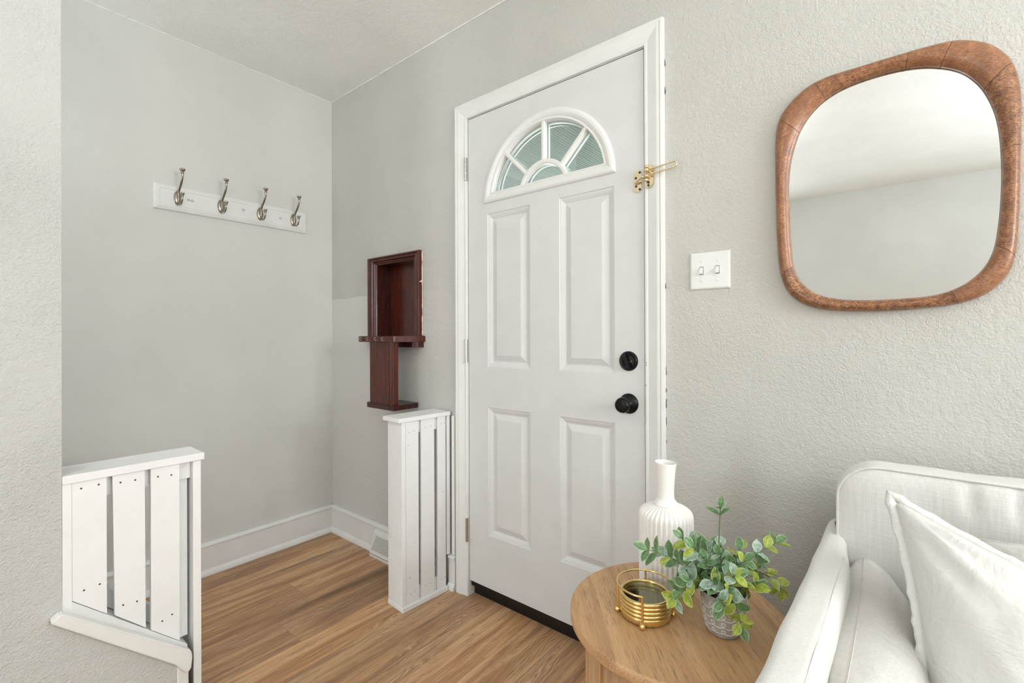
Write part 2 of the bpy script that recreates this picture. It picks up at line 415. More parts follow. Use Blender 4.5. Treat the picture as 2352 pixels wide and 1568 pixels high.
# ---- floor of vinyl planks along y
fl = G().box(-.12, 5.0, -4.3, .12, -.06, -.008).build('floor', 'subfloor', kind=ST)
PW = .152; rnd = random.Random(11)
row = 0; x = .087-PW
joints = {5: -1.18, 3: -1.0, 1: -1.3, 7: -.95, 4: -.62, 6: -1.02, 2: -.45, 8: -1.1, 0: -.8, 9: -.75, 10: -1.05, 11: -.9, 12: -1.15, 13: -.8}
plank_cache = {}
while x < 4.8:
    xa, xb = max(x, 0.002), min(x+PW, 4.8)
    j = joints.get(row-1, -rnd.uniform(.1, 1.2))
    ys = [.034]; yy = j
    while yy > -4.15: ys.append(yy); yy -= 1.22
    ys.append(-4.15)
    for a, b in zip(ys[:-1], ys[1:]):
        L = a-b; key = (round(xb-xa, 4), round(L, 3))
        if key not in plank_cache:
            g = G(); g.box(0.00025, xb-xa-.00025, -L+.0003, -.0003, -.008, 0)
            o = g.build('plank', 'plank', fl); plank_cache[key] = o.data
        else:
            o = bpy.data.objects.new('plank', plank_cache[key]); COL.objects.link(o); o.parent = fl
        o.location = (xa, a, 0)
    row += 1; x += PW

# ---- skirting
def skirting(name, ax, a0, a1, sgn):
    # profile (distance from the wall, z): board, cap bead, shoe moulding
    prof = [(0, 0), (.026, 0), (.026, .006), (.023, .016), (.018, .024), (.0135, .028), (.0135, .134), (.018, .137), (.019, .143), (.016, .150), (.008, .154), (0, .154)]
    g = G()
    if ax == 1: g.prism([(d*sgn, z) for d, z in prof], 1, a0, a1)
    else: g.prism([(d*sgn, z) for d, z in prof], 0, a0, a1)
    return g.build(name, 'base', kind=ST)
skirting('baseboard_left', 1, -4.15, -.0005, 1)
skirting('baseboard_back', 0, .0005, .893, -1)
skirting('baseboard_back_right', 0, 2.016, 4.8, -1)

skirting('baseboard_back_middle', 0, 1.0085, 1.0490, -1)
wb = empty('trim_6', (1.03, 0, .158), kind=ST)
G().box(1.0300, 1.0465, -.013, 0, .158, .7880, .001).build('wall_batten', 'fence', wb)
# ================================================================== DOOR
CXA, CXB, CZ = 1.1255, 1.9485, 2.1105           # inner edge of the casing
trim = empty('trim_1', (CXA, 0, 0), kind=ST)
prof = [(0, 0), (0, .008), (.003, .0105), (.009, .0105), (.0115, .0085), (.028, .0125), (.044, .0165), (.0505, .0165), (.0525, .0145), (.058, .0175), (.066, .016), (.067, 0)]
def casing(which):
    rs = []
    if which == 'left': ends = [lambda o, t: (CXA-o, -t, .0), lambda o, t: (CXA-o, -t, CZ+o)]
    elif which == 'right': ends = [lambda o, t: (CXB+o, -t, .0), lambda o, t: (CXB+o, -t, CZ+o)]
    else: ends = [lambda o, t: (CXA-o, -t, CZ+o), lambda o, t: (CXB+o, -t, CZ+o)]
    rs = [[e(o, t) for o, t in prof] for e in ends]
    return G().rings(rs, True, True, True, smooth=False).build('casing_board', 'white', trim)
for q in ('left', 'right', 'head'): casing(q)
# jamb (lines the opening)
jm = empty('door_frame', (CXA, 0, 0), kind=ST); jm.name = 'trim_2'
G().box(DX0-.012, DX0-.004, 0, .12, 0, DZ1+.012).build('side_jamb', 'white', jm)
G().box(DX1+.004, DX1+.012, 0, .12, 0, DZ1+.012).build('side_jamb', 'white', jm)
G().box(DX0-.004, DX1+.004, 0, .12, DZ1+.004, DZ1+.012).build('head_jamb', 'white', jm)
G().box(DX0-.004, DX0+.004, .046, .058, .05, DZ1+.004).build('weatherstrip', 'weather', jm)
G().box(DX1-.001, DX1+.004, .006, .020, .05, DZ1+.004).build('weatherstrip', 'weather', jm)
G().box(DX0-.004, DX1+.004, .046, .058, DZ1-.002, DZ1+.004).build('weatherstrip', 'groove', jm)
G().box(DX1+.0035, DX1+.0045, -.0002, .0055, 1.045, 1.078).build('strike_gap', 'black', jm)
G().box(DX1+.0035, DX1+.0045, -.0002, .0050, .875, .950).build('strike_gap', 'black', jm)
rr = random.Random(5)
for z in (2.02, 1.93, 1.30, 1.02, .965, .935, .915, .86, .80, .62):
    G().tube([(2.0162, -.0012, z), (2.0165+rr.uniform(0, .001), -.0014, z+.006), (2.0160, -.0012, z+rr.uniform(.010, .03))], [.0004, rr.uniform(.0006, .0014), .0004], 5).build('paint_crack', 'groove', trim)
for x_, z_ in ((1.9530, 1.060), (1.9535, 1.052), (1.9515, .985), (1.1050, 1.03), (1.0900, .16), (1.985, .70)):
    G().ball((x_, -.0102, z_), .0016, 1, .4, 1.3, 8).build('nail_dot', 'screw', trim)
# black sill under the door
sill = empty('trim_3', (DX0, .03, 0), kind=ST)
G().prism([(.034, -.008), (.034, .040), (.036, .046), (.05, .05), (.12, .054), (.12, -.008)], 0, DX0-.012, DX1+.012).build('door_sill', 'black', sill)
G().box(DX0-.001, DX1+.001, .012, .040, .044, .0700).build('door_sweep', 'black', sill)

door = empty('door_1', (DX0, 0, DZ0), kind=ST)
FC = (1.534, 1.7165); FR = .308                  # fanlight centre and radius
def D_ring(off, n=44, base_off=None):
    """closed D outline inset by off, as (x,z)"""
    b = off if base_off is None else base_off
    R_ = FR-off; a0 = math.asin(min(.95, b/R_)); pts = []
    for i in range(n+1):
        a = a0+(PI-2*a0)*i/n; pts.append((FC[0]+R_*math.cos(a), FC[1]+R_*math.sin(a)))
    x0 = pts[-1][0]; x1 = pts[0][0]
    for i in range(1, 12): pts.append((x0+(x1-x0)*i/12, FC[1]+b))
    return pts
panels = [(1.2421, 1.4692, 1.0171, 1.6708), (1.607, 1.8348, 1.0171, 1.6708), (1.2421, 1.4692, .2964, .8447), (1.607, 1.8348, .2964, .8447)]
# door slab: face with real openings for the panels and the fanlight
cu = bpy.data.curves.new('slab', 'CURVE'); cu.dimensions = '2D'; cu.fill_mode = 'BOTH'; cu.extrude = .0001
def spl(pts):
    s_ = cu.splines.new('POLY'); s_.points.add(len(pts)-1)
    for k, (a, b) in enumerate(pts): s_.points[k].co = (a, b, 0, 1)
    s_.use_cyclic_u = True
spl([(DX0, DZ0), (DX1, DZ0), (DX1, DZ1), (DX0, DZ1)])
for a, b, c, d in panels: spl([(a, c), (b, c), (b, d), (a, d)])
spl(D_ring(.012))
tmp = bpy.data.objects.new('tmp', cu); COL.objects.link(tmp)
dg = bpy.context.evaluated_depsgraph_get(); me = bpy.data.meshes.new_from_object(tmp.evaluated_get(dg)); bpy.data.objects.remove(tmp)
bm = bmesh.new(); bm.from_mesh(me)
# keep the top layer of the flat fill, then give it thickness
bmesh.ops.delete(bm, geom=[f for f in bm.faces if abs(f.normal.z) < .5 or f.calc_center_median().z < 0], context='FACES')
bmesh.ops.remove_doubles(bm, verts=bm.verts[:], dist=1e-6)
for q in bm.verts: q.co = Vector((q.co.x, 0, q.co.y))
ret = bmesh.ops.extrude_face_region(bm, geom=bm.faces[:])
for q in [e for e in ret['geom'] if isinstance(e, bmesh.types.BMVert)]: q.co.y += .044
G().frombm(bm).build('door_slab', 'door', door)
# outer skin behind the panels
PP = [(0, 0), (.0016, .003), (.005, .0034), (.012, .0055), (.020, .0095), (.0225, .0115), (.0265, .0115), (.030, .0100), (.0485, .0030), (.0505, .0026)]
for a, b, c, d in panels:
    rs = [[(a+o, t, c+o), (b-o, t, c+o), (b-o, t, d-o), (a+o, t, d-o)] for o, t in PP]
    g = G().rings(rs, True, False, True, smooth=False); g.box(a, b, .036, .043, c, d)
    g.build('raised_panel', 'door', door)
# fanlight frame
FP = [(0, .001), (0, -.004), (.004, -.0085), (.010, -.0110), (.018, -.0115), (.026, -.0085), (.033, -.004), (.036, -.006), (.040, -.006), (.043, .002), (.0435, .020)]
rs = [[(x_, t, z_) for x_, z_ in D_ring(o)] for o, t in FP]
fan = empty('fanlight', (FC[0], 0, FC[1])); fan.parent = door; fan.location = Vector((FC[0], 0, FC[1]))-door.location
G().rings(rs, True, False, False, smooth=False).build('arched_frame', 'plastic', fan)
rs = [[(x_, t, z_) for x_, z_ in D_ring(o)] for o, t in [(.0435, .0205), (.049, .0205), (.049, .034), (.012, .036), (.012, .048), (.052, .048), (.054, .040)]]
G().rings(rs, True, False, False, smooth=False).build('glazing_bead', 'plastic', fan)
HR = .110                                        # hub radius
def muntin(a, y0, y1, wd, mat='plastic'):
    ca, sa = math.cos(a), math.sin(a); r0, r1 = HR+.002, FR-.040
    P = [(-wd, y1), (-wd, y0+.003), (-wd*.55, y0), (wd*.55, y0), (wd, y0+.003), (wd, y1)]
    rs = [[(FC[0]+r_*ca-s_*sa, t, FC[1]+r_*sa+s_*ca) for s_, t in P] for r_ in (r0, r1)]
    return G().rings(rs, True, True, True, smooth=False).build('muntin', mat, fan)
for a in (PI*.25, PI*.5, PI*.75):
    muntin(a, -.0042, .0175, .0078); muntin(a, .0242, .0355, .0088)
def hub(y0, y1, wd):
    P = [(-wd, y1), (-wd, y0+.003), (-wd*.55, y0), (wd*.55, y0), (wd, y0+.003), (wd, y1)]; rs = []
    for i in range(25):
        a = math.asin(.038/HR)+(PI-2*math.asin(.038/HR))*i/24
        rs.append([(FC[0]+(HR+s_)*math.cos(a), t, FC[1]+(HR+s_)*math.sin(a)) for s_, t in P])
    G().rings(rs, True, True, True, smooth=False).build('hub_ring', 'plastic', fan)
hub(-.005, .018, .0095); hub(.024, .036, .0095)
G().prism(D_ring(.040), 1, .020, .0235).build('pane', 'glass', fan)
# hinges
for z0, z1 in ((1.836, 1.938), (1.033, 1.136), (.242, .346)):
    h_ = empty('hinge', (DX0, 0, z0)); h_.parent = door; h_.location = Vector((1.1235, -.0115, z0))-door.location
    n = 5; L = (z1-z0)/n
    for k in range(n):
        G().lathe([(.0060, k*L+.0004), (.0060, (k+1)*L-.0004)], (1.1235, -.0115, z0), 14).build('knuckle', 'steel', h_)
    G().box(1.1255, 1.1305, -.0105, .001, z0+.002, z1-.002).build('leaf_plate', 'steel', h_)
# deadbolt
KX = 1.8868
db = empty('deadbolt', (0, 0, 0)); db.parent = door; db.location = Vector((KX, 0, 1.0628))-door.location
G().lathe([(.0335, 0), (.0335, .004), (.0300, .009), (.0285, .0095), (.027, .0088), (.012, .0088), (.010, .012), (.010, .016)], (KX, 0, 1.0628), 48, 1).build('rose', 'bronze', db)
g = G(); t0 = math.radians(112)
ca, sa = math.cos(t0), math.sin(t0)
def rotp(u, v): return (KX+u*ca-v*sa, 1.0628+u*sa+v*ca)
pr = [(-.022, -.005), (-.018, -.008), (.018, -.008), (.022, -.005), (.022, .005), (.018, .006), (.008, .0035), (-.008, .0035), (-.018, .006), (-.022, .005)]
rs = [[(*[rotp(u*k, v*k)[0]], y_, rotp(u*k, v*k)[1]) for u, v in pr] for y_, k in ((-.012, 1), (-.025, .98), (-.028, .9))]
g.rings(rs, True, True, True, smooth=False); g.build('thumb_turn', 'bronze', db)
G().lathe([(.003, .0088), (.003, .0102), (.0015, .0106)], (KX+.012, 0, 1.0615), 12, 1).build('screw', 'nickel', db)
# door knob
kb = empty('door_knob', (0, 0, 0)); kb.parent = door; kb.location = Vector((KX, 0, .918))-door.location
G().lathe([(.0345, 0), (.0345, .003), (.033, .006), (.022, .013), (.0135, .017), (.0125, .024)], (KX, 0, .918), 48, 1).build('rose', 'bronze', kb)
G().lathe([(.0115, .020), (.0115, .030), (.016, .035), (.0235, .041), (.0262, .047), (.0262, .051), (.0240, .058), (.0190, .0625), (.012, .0645), (.009, .0645)], (KX, 0, .918), 48, 1).build('knob', 'bronze', kb)
G().lathe([(.008, .0630), (.008, .0665), (.0072, .0670)], (KX, 0, .918), 24, 1).box(KX-.0008, KX+.0008, -.0676, -.066, .912, .924).build('lock_button', 'bronze', kb)

# ---- swing bar guard on the casing, catch on the door
cat_ = empty('bar_catch', (0, 0, 0)); cat_.parent = door; cat_.location = Vector((1.922, 0, 1.668))-door.location
px0, px1 = 1.9095, 1.9365
g = G()
g.prism([(px0, 1.637), (px0+.006, 1.632), (px1-.006, 1.632), (px1, 1.638), (px1, 1.668), (px1, 1.700), (px1-.004, 1.7025), (px0+.008, 1.7025), (px0, 1.697)], 1, -.0035, 0)
g.build('catch_plate', 'brass', cat_)
for sx, sz in ((.007, .0265), (-.007, .010), (-.006, -.018), (.007, -.030)):
    G().lathe([(.0042, .003), (.0042, .0042), (.0030, .0048)], (1.9235+sx, 0, 1.669+sz), 14, 1).build('screw', 'screw', cat_)
G().tube([(1.914, -.004, 1.660), (1.925, -.012, 1.6625), (1.938, -.020, 1.6665), (1.948, -.026, 1.6690)], [.0035, .0042, .0036, .0030], 12).ball((1.951, -.0275, 1.6695), .0055).build('ball_stud', 'brass', cat_)
gd = empty('swing_bar_guard', (1.965, -.016, 1.64), 'brass swing bar door guard screwed to the white casing above the deadbolt', 'door guard')
g = G(); X0 = 1.9620
g.prism([(X0-.008, 1.643), (X0-.002, 1.635), (X0+.012, 1.635), (X0+.022, 1.646), (X0+.022, 1.700), (X0+.014, 1.7085), (X0-.003, 1.7085), (X0-.008, 1.702)], 1, -.021, -.0160); g.build('base_plate', 'brass', gd)
for z0, z1, rr in ((1.696, 1.704, .007), (1.683, 1.694, .0095), (1.665, 1.672, .0085), (1.652, 1.660, .0075)):
    G().lathe([(rr*.75, 0), (rr, .0015), (rr, z1-z0-.0015), (rr*.75, z1-z0)], (X0+.002, -.029, z0), 18).build('barrel', 'brass', gd)
for dz in (1.650, 1.6405):
    G().lathe([(.0042, .0205), (.0042, .0222), (.0030, .0228)], (X0+.006, 0, dz), 14, 1).build('screw', 'screw', gd)
pts = [(X0+.002, -.030, 1.6870)]
for i in range(6): pts.append((X0+.008+.085*i/5, -.031, 1.6870+.004*i/5))
cx_, cz_ = X0+.093, 1.6825
for i in range(1, 12):
    a = PI/2-PI*i/12; pts.append((cx_+.0088*math.cos(a), -.031, cz_+.0088*math.sin(a)))
for i in range(6): pts.append((X0+.093-.085*i/5, -.031, 1.6737-.004*i/5))
pts.append((X0+.002, -.030, 1.6690))
pts = [(a, b, c+(a-X0)*.05) for a, b, c in pts]
G().tube(pts, .0028, 10).build('swing_bar', 'brass', gd)

# ================================================================== SWITCH
sw = empty('light_switch', (2.153, 0, 1.347), 'white double toggle light switch plate on the wall between door and mirror', 'light switch')
a, b, c, d = 2.0948, 2.2118, 1.2905, 1.4038
rs = [[(a+o, t, c+o), (b-o, t, c+o), (b-o, t, d-o), (a+o, t, d-o)] for o, t in [(0, 0), (0, -.0025), (.002, -.005), (.005, -.0062), (.0065, -.0064)]]
G().rings(rs, True, False, True, smooth=False).build('cover_plate', 'plastic', sw)
for tx in (2.130, 2.1766):
    tg = G().box(tx-.0055, tx+.0055, -.0069, -.006, 1.336, 1.360).build('toggle_slot', 'groove', sw)
    g = G(); g.prism([(-.006, 1.3375), (-.0095, 1.3375), (-.0185, 1.3370), (-.0195, 1.3420), (-.0100, 1.3560), (-.0075, 1.3585), (-.006, 1.3585)], 0, tx-.0045, tx+.0045, bev=.0006)
    g.build('toggle', 'plastic', sw)
    for sz in (1.317, 1.377):
        g = G().lathe([(.0034, .006), (.0034, .0072), (.0026, .0078)], (tx, 0, sz), 14, 1); g.build('screw', 'plastic', sw)

# ================================================================== MIRROR
OUT = [(2.3399, 1.7413), (2.3326, 1.6795), (2.333, 1.5409), (2.3362, 1.4074), (2.3428, 1.3271), (2.3588, 1.2732), (2.388, 1.2402), (2.4293, 1.2205), (2.475, 1.2127), (2.5303, 1.2093), (2.6041, 1.2099), (2.6852, 1.2179), (2.7262, 1.229), (2.7534, 1.2458), (2.777, 1.2757), (2.79, 1.3119), (2.7968, 1.3895), (2.8007, 1.5329), (2.8016, 1.6232), (2.7999, 1.6855), (2.7916, 1.7339), (2.7759, 1.769), (2.7495, 1.8005), (2.7129, 1.8208), (2.6875, 1.8275), (2.6377, 1.8293), (2.5849, 1.8289), (2.5173, 1.8278), (2.4693, 1.8279), (2.4274, 1.8225), (2.3924, 1.8061), (2.3608, 1.7772)]
INN = [(2.3636, 1.5522), (2.3656, 1.4834), (2.3685, 1.4042), (2.3763, 1.33), (2.3941, 1.2921), (2.4245, 1.2618), (2.4666, 1.2452), (2.5303, 1.2375), (2.6184, 1.2386), (2.6694, 1.2448), (2.7113, 1.2642), (2.7423, 1.2983), (2.759, 1.3371), (2.7671, 1.3952), (2.7712, 1.4577), (2.7723, 1.5164), (2.7696, 1.5845), (2.763, 1.6371), (2.7498, 1.6837), (2.7347, 1.7167), (2.7131, 1.7459), (2.6877, 1.7661), (2.648, 1.7851), (2.6064, 1.7943), (2.5553, 1.7966), (2.5011, 1.7912), (2.4604, 1.7775), (2.4265, 1.7539), (2.4002, 1.7206), (2.3822, 1.6789), (2.3684, 1.6195)]
MC = Vector((2.568, 1.52))
def polar(pts, n=240):
    P = [Vector((a, b))-MC for a, b in pts]; P = [Vector((q.x, q.y)) for q in catmull([(q.x, q.y, 0) for q in P], 10)]
    A = sorted((math.atan2(q.y, q.x), q.length) for q in P); A = [(A[-1][0]-2*PI, A[-1][1])]+A+[(A[0][0]+2*PI, A[0][1])]
    res = []; k = 0
    for i in range(n):
        t = -PI+2*PI*i/n
        while A[k+1][0] < t: k += 1
        (a0, r0), (a1, r1) = A[k], A[k+1]; res.append(r0+(r1-r0)*((t-a0)/(a1-a0) if a1 > a0 else 0))
    for _ in range(2): res = [(res[i-1]+2*res[i]+res[(i+1) % n])/4 for i in range(n)]
    return res
NM = 240; ro, ri = polar(OUT), polar(INN)
mir = empty('wall_mirror', (2.568, 0, 1.21), 'rounded square wall mirror in a thick brown wood frame', 'mirror')
JT = [(2.4274, 1.8225), (2.3422, 1.7432), (2.3498, 1.316), (2.425, 1.2283), (2.6187, 1.8252), (2.6939, 1.8227), (2.7873, 1.7397), (2.798, 1.5583), (2.7965, 1.3153), (2.7012, 1.2251)]
cuts = sorted(int(round((math.atan2(z_-MC.y, x_-MC.x)+PI)/(2*PI)*NM)) % NM for x_, z_ in JT)
MP = [(0, -.001), (.0, -.012), (.06, -.021), (.2, -.030), (.42, -.034), (.66, -.033), (.86, -.027), (.96, -.020), (1.0, -.014), (1.0, -.006)]
for k, c0 in enumerate(cuts):
    c1 = cuts[(k+1) % len(cuts)]; c1 = c1 if c1 > c0 else c1+NM; rs = []
    for i in range(c0, c1+1):
        t = -PI+2*PI*(i % NM)/NM; e = .0006/ri[i % NM]
        if i == c0: t += e*.6
        if i == c1: t -= e*.6
        rs.append([(MC.x+(ro[i % NM]+(ri[i % NM]-ro[i % NM])*u)*math.cos(t), y_, MC.y+(ro[i % NM]+(ri[i % NM]-ro[i % NM])*u)*math.sin(t)) for u, y_ in MP])
    G().rings(rs, True, True, True, smooth=True).build('frame_segment', 'frame_wood', mir)
gl_ = []
for i in range(NM):
    t = -PI+2*PI*i/NM; gl_.append((MC.x+(ri[i]+.006)*math.cos(t), MC.y+(ri[i]+.006)*math.sin(t)))
G().prism(gl_, 1, -.0062, -.003).build('mirror_glass', 'mirror', mir)

# ================================================================== COAT RACK on the left wall
rk = empty('coat_rack', (0, -.5165, 1.79), 'white wooden wall rack with four nickel double hooks', 'coat rack')
ya, yb, za, zb = -.868, -.165, 1.7325, 1.848
rs = [[(t, ya+o, za+o), (t, yb-o, za+o), (t, yb-o, zb-o), (t, ya+o, zb-o)] for o, t in [(0, 0), (0, .008), (.002, .012), (.007, .0145), (.009, .0135), (.0115, .0135), (.013, .0165), (.019, .0165), (.0205, .0145), (.022, .0145), (.0225, .0160), (.024, .0160)]]
G().rings(rs, True, False, True, smooth=False).build('backboard', 'white', rk)
for y_, z_ in ((-.7348, 1.7944), (-.7200, 1.7935), (-.4949, 1.7969), (-.3086, 1.7907)):
    G().lathe([(.0054, .0155), (.0054, .0166)], (0, y_, z_), 16, 0).build('screw_ring', 'screw', rk)
    G().lathe([(.0038, .0155), (.0038, .0172), (.0030, .0176)], (0, y_, z_), 14, 0).build('screw_cap', 'plastic', rk)
def hook(y, z):
    """z = centre of the oval plate"""
    pl = G()
    rs = []
    for s_, t in ((1, .016), (1, .018), (.9, .0205), (.55, .0225), (.2, .023)):
        rs.append([(t, y+.0165*s_*math.cos(2*PI*i/28), z+.0330*s_*math.sin(2*PI*i/28)) for i in range(28)])
    base = pl.rings(rs, True, True, True).build('hook', 'nickel', rk)
    # vertical rib in front of the plate, then the long upper prong
    up = catmull([(.020, y, z-.030), (.026, y, z-.018), (.028, y, z+.006), (.033, y, z+.026), (.050, y, z+.044), (.070, y, z+.064), (.081, y, z+.086), (.084, y, z+.104)], 5, False)
    rr = [.0030+.0018*min(1, i/8) for i in range(len(up))]
    G().tube(up, rr, 12).build('upper_prong', 'nickel', base)
    G().lathe([(.0045, .099), (.0075, .100), (.0075, .102), (.0048, .104), (.0048, .107), (.0090, .111), (.0115, .116), (.0115, .1195), (.009, .1215)], (.084, y, z), 20).build('upper_knob', 'nickel', base)
    lo = catmull([(.026, y, z-.016), (.036, y, z-.030), (.052, y, z-.0355), (.068, y, z-.030), (.077, y, z-.016), (.0785, y, z-.002)], 5, False)
    G().tube(lo, .0042, 12).build('lower_prong', 'nickel', base)
    G().lathe([(.0045, -.004), (.0068, -.003), (.0068, -.001), (.0045, .0), (.0075, .004), (.0100, .0085), (.0100, .0115), (.008, .013)], (.0785, y, z), 20).build('lower_knob', 'nickel', base)
for y_ in (-.7790, -.5985, -.4150, -.2400): hook(y_, 1.793)

# ================================================================== WALL NICHE and the shelf unit under it
ni = empty('wall_niche', (.607, 0, 1.15), 'dark mahogany telephone niche set in the back wall, with a moulded frame', 'wall niche')
fo = (.393, .819, 1.566)
NP = [(0, -.001), (0, -.0215), (.004, -.0235), (.012, -.0235), (.016, -.0180), (.019, -.0180), (.022, -.0215), (.034, -.0195), (.038, -.0120), (.042, -.0150), (.048, -.0130), (.052, -.0060), (.0565, -.0060), (.060, .004), (.060, -.001)]
def nframe(which):
    x0, x1, zt = fo; zb_ = 1.150
    if which == 'L': e = [lambda o, t: (x0+o, t, zb_), lambda o, t: (x0+o, t, zt-o*.65)]
    elif which == 'R': e = [lambda o, t: (x1-o, t, zb_), lambda o, t: (x1-o, t, zt-o*.65)]
    else: e = [lambda o, t: (x0+o, t, zt-o*.65), lambda o, t: (x1-o, t, zt-o*.65)]
    rs = [[q(o, t) for o, t in NP] for q in e]
    G().rings(rs, True, True, True, smooth=False).build('frame_board', 'mahogany', ni)
for q in 'LRT': nframe(q)
G().box(.452, .458, -.002, .090, 1.150, 1.53).build('side_lining', 'mahogany_dark', ni)
G().box(.766, .772, -.002, .090, 1.150, 1.53).build('side_lining', 'mahogany_dark', ni)
G().box(.452, .772, -.002, .090, 1.5265, 1.5325).build('top_lining', 'mahogany_dark', ni)
G().box(.452, .772, .084, .090, 1.150, 1.53).build('back_panel', 'mahogany', ni)
# chipped cream paint line between the frame and the wall
pts = []
rr = random.Random(3)
for i in range(30): pts.append((.8205+rr.uniform(-.0006, .0006), -.0035, 1.155+.408*i/29))
G().tube(pts, [rr.uniform(.0006, .0034) for _ in pts], 6).add([(.8196, -.0225, 1.4105), (.8196, -.003, 1.424), (.8196, -.003, 1.412)], [(0, 1, 2)]).build('paint_chips', 'chip', ni, label='cream paint showing along the right edge')
def rounded(poly, r_, k=6):
    out = []; n = len(poly)
    for i, p in enumerate(poly):
        rr_ = r_[i]
        if rr_ <= 0: out.append(p); continue
        P = Vector(p); A = (Vector(poly[i-1])-P).normalized(); B = (Vector(poly[(i+1) % n])-P).normalized()
        a = P+A*rr_; b = P+B*rr_
        for j in range(k+1):
            t = j/k; q = a*(1-t)**2+P*2*t*(1-t)+b*t*t; out.append((q.x, q.y))
    return out
shp = rounded([(.36, .0), (.360, -.03), (.515, -.160), (.800, -.160), (.838, -.02), (.838, 0)], [0, .01, .03, .006, .02, 0])
G().prism(shp, 2, 1.1225, 1.1505, bev=.002).build('shelf', 'mahogany', ni, label='scratched top shelf')
# pale curl scratches on the shelf edge
for i, sx in enumerate((.545, .60, .665, .72)):
    pts = [(sx+.010*math.cos(a)*(1+.3*math.sin(3*a)), -.1605, 1.137+.0075*math.sin(a)) for a in [math.radians(60+25*k) for k in range(11)]]
    G().tube(pts, .0006, 5).build('scratch', 'chip', ni)
G().prism(rounded([(.60, 0), (.60, -.055), (.826, -.055), (.826, 0)], [0, .02, .03, 0]), 2, 1.0960, 1.1225).build('apron', 'mahogany_dark', ni)
# front board and bottom shelf
G().box(.596, .748, -.146, -.128, .826, 1.1225, .001).build('front_board', 'mahogany', ni)
G().tube([(.757, -.139, .826), (.757, -.139, 1.1225)], .0085, 12).box(.762, .776, -.142, -.112, .826, 1.1225, .0015).build('edge_bead', 'mahogany', ni)
shp = rounded([(.50, .0), (.552, -.152), (.7925, -.152), (.7925, 0)], [0, .04, .003, .0])
shp = rounded([(.552, .0), (.552, -.152), (.7925, -.152), (.7925, 0)], [0, .045, .003, .018])
G().prism(shp, 2, .802, .826, bev=.002).build('bottom_shelf', 'mahogany_dark', ni)

# ================================================================== FLOOR REGISTER
vt = empty('floor_register', (.61, -.026, 0), 'white metal vent cover sloping off the baseboard behind the slatted box', 'vent')
x0, x1 = .452, .79
G().prism([(-.026, .0), (-.056, .0), (-.056, .017), (-.052, .021), (-.030, .112), (-.026, .118), (-.016, .127), (-.0135, .127), (-.0135, .0285), (-.026, .0285)], 0, x0, x1, bev=0).build('cover', 'plastic', vt)
nf = 38; cov = G()
for i in range(nf):
    xx = x0+.020+(x1-x0-.04)*i/(nf-1)
    # fin slanted sideways over the sloping face
    def P(x_, s_, o): return (x_, -.0520+.022*s_-.97*o, .021+.091*s_+.24*o)
    cov.add([P(xx-.012, .12, .0), P(xx-.0085, .12, 0), P(xx-.0103, .12, .0012), P(xx+.010, .90, 0), P(xx+.0135, .90, 0), P(xx+.0117, .90, .0012)], [(0, 1, 4, 3), (1, 2, 5, 4), (2, 0, 3, 5), (0, 2, 1), (3, 4, 5)])
cov.build('louvre_slots', 'weather', vt, kind='stuff')
G().box(x0+.001, x1-.001, -.0572, -.0555, .0155, .0175).build('lip_line', 'weather', vt)

# ================================================================== SLATTED HALF-HEIGHT RAILINGS
def dots(parent, pts, mat='screw', r_=.0022, x_=1.0):
    for y_, z_ in pts:
        G().lathe([(r_, -.0002), (r_, .0006), (r_*.6, .0009)], (x_, y_, z_), 10, 0).build('screw', mat, parent)
rf = empty('slatted_post', (.95, -.14, 0), 'short white slatted wooden box screen standing against the door casing', 'room divider')
G().box(.882, 1.0045, -.284, -.0095, .7895, .8075, .0012).build('top_board', 'fence', rf)
G().box(.8945, 1.0000, -.2675, -.2485, .020, .7895, .0012).build('end_board', 'fence', rf)
G().box(.8945, 1.0000, -.027, -.0105, .158, .7895, .0012).build('end_board', 'fence', rf)
G().box(.8935, 1.0075, -.2695, -.0275, .0, .020, .0012).build('bottom_board', 'fence', rf)
G().box(.8945, .9860, -.2480, -.0245, .735, .7890).build('inner_rail', 'fence', rf)
G().box(.8945, .9860, -.2480, -.0245, .0205, .075).build('inner_rail', 'fence', rf)
for y0, y1 in ((-.2470, -.1815), (-.1690, -.0980), (-.0800, -.0345)):
    G().box(.9865, .9985, y0, y1, .0205, .7890, .0010).build('slat', 'fence', rf)
for y0, y1 in ((-.236, -.165), (-.150, -.085)):
    G().box(.8950, .9050, y0, y1, .076, .7340, .001).build('back_slat', 'fence', rf)
dots(rf, [(-.232, .745), (-.205, .748), (-.235, .69), (-.146, .752), (-.118, .754), (-.062, .757), (-.040, .757), (-.226, .060), (-.205, .064), (-.228, .13), (-.146, .066), (-.124, .068), (-.060, .060), (-.040, .062), (-.05, .45)], 'weather', .0018, .9985)
for x_, z_ in ((.915, .74), (.93, .742), (.94, .42), (.945, .22), (.95, .11), (.96, .06)):
    G().lathe([(.0020, .2673), (.0020, .2682)], (x_, 0, z_), 8, 1).build('nail_dot', 'white', rf)

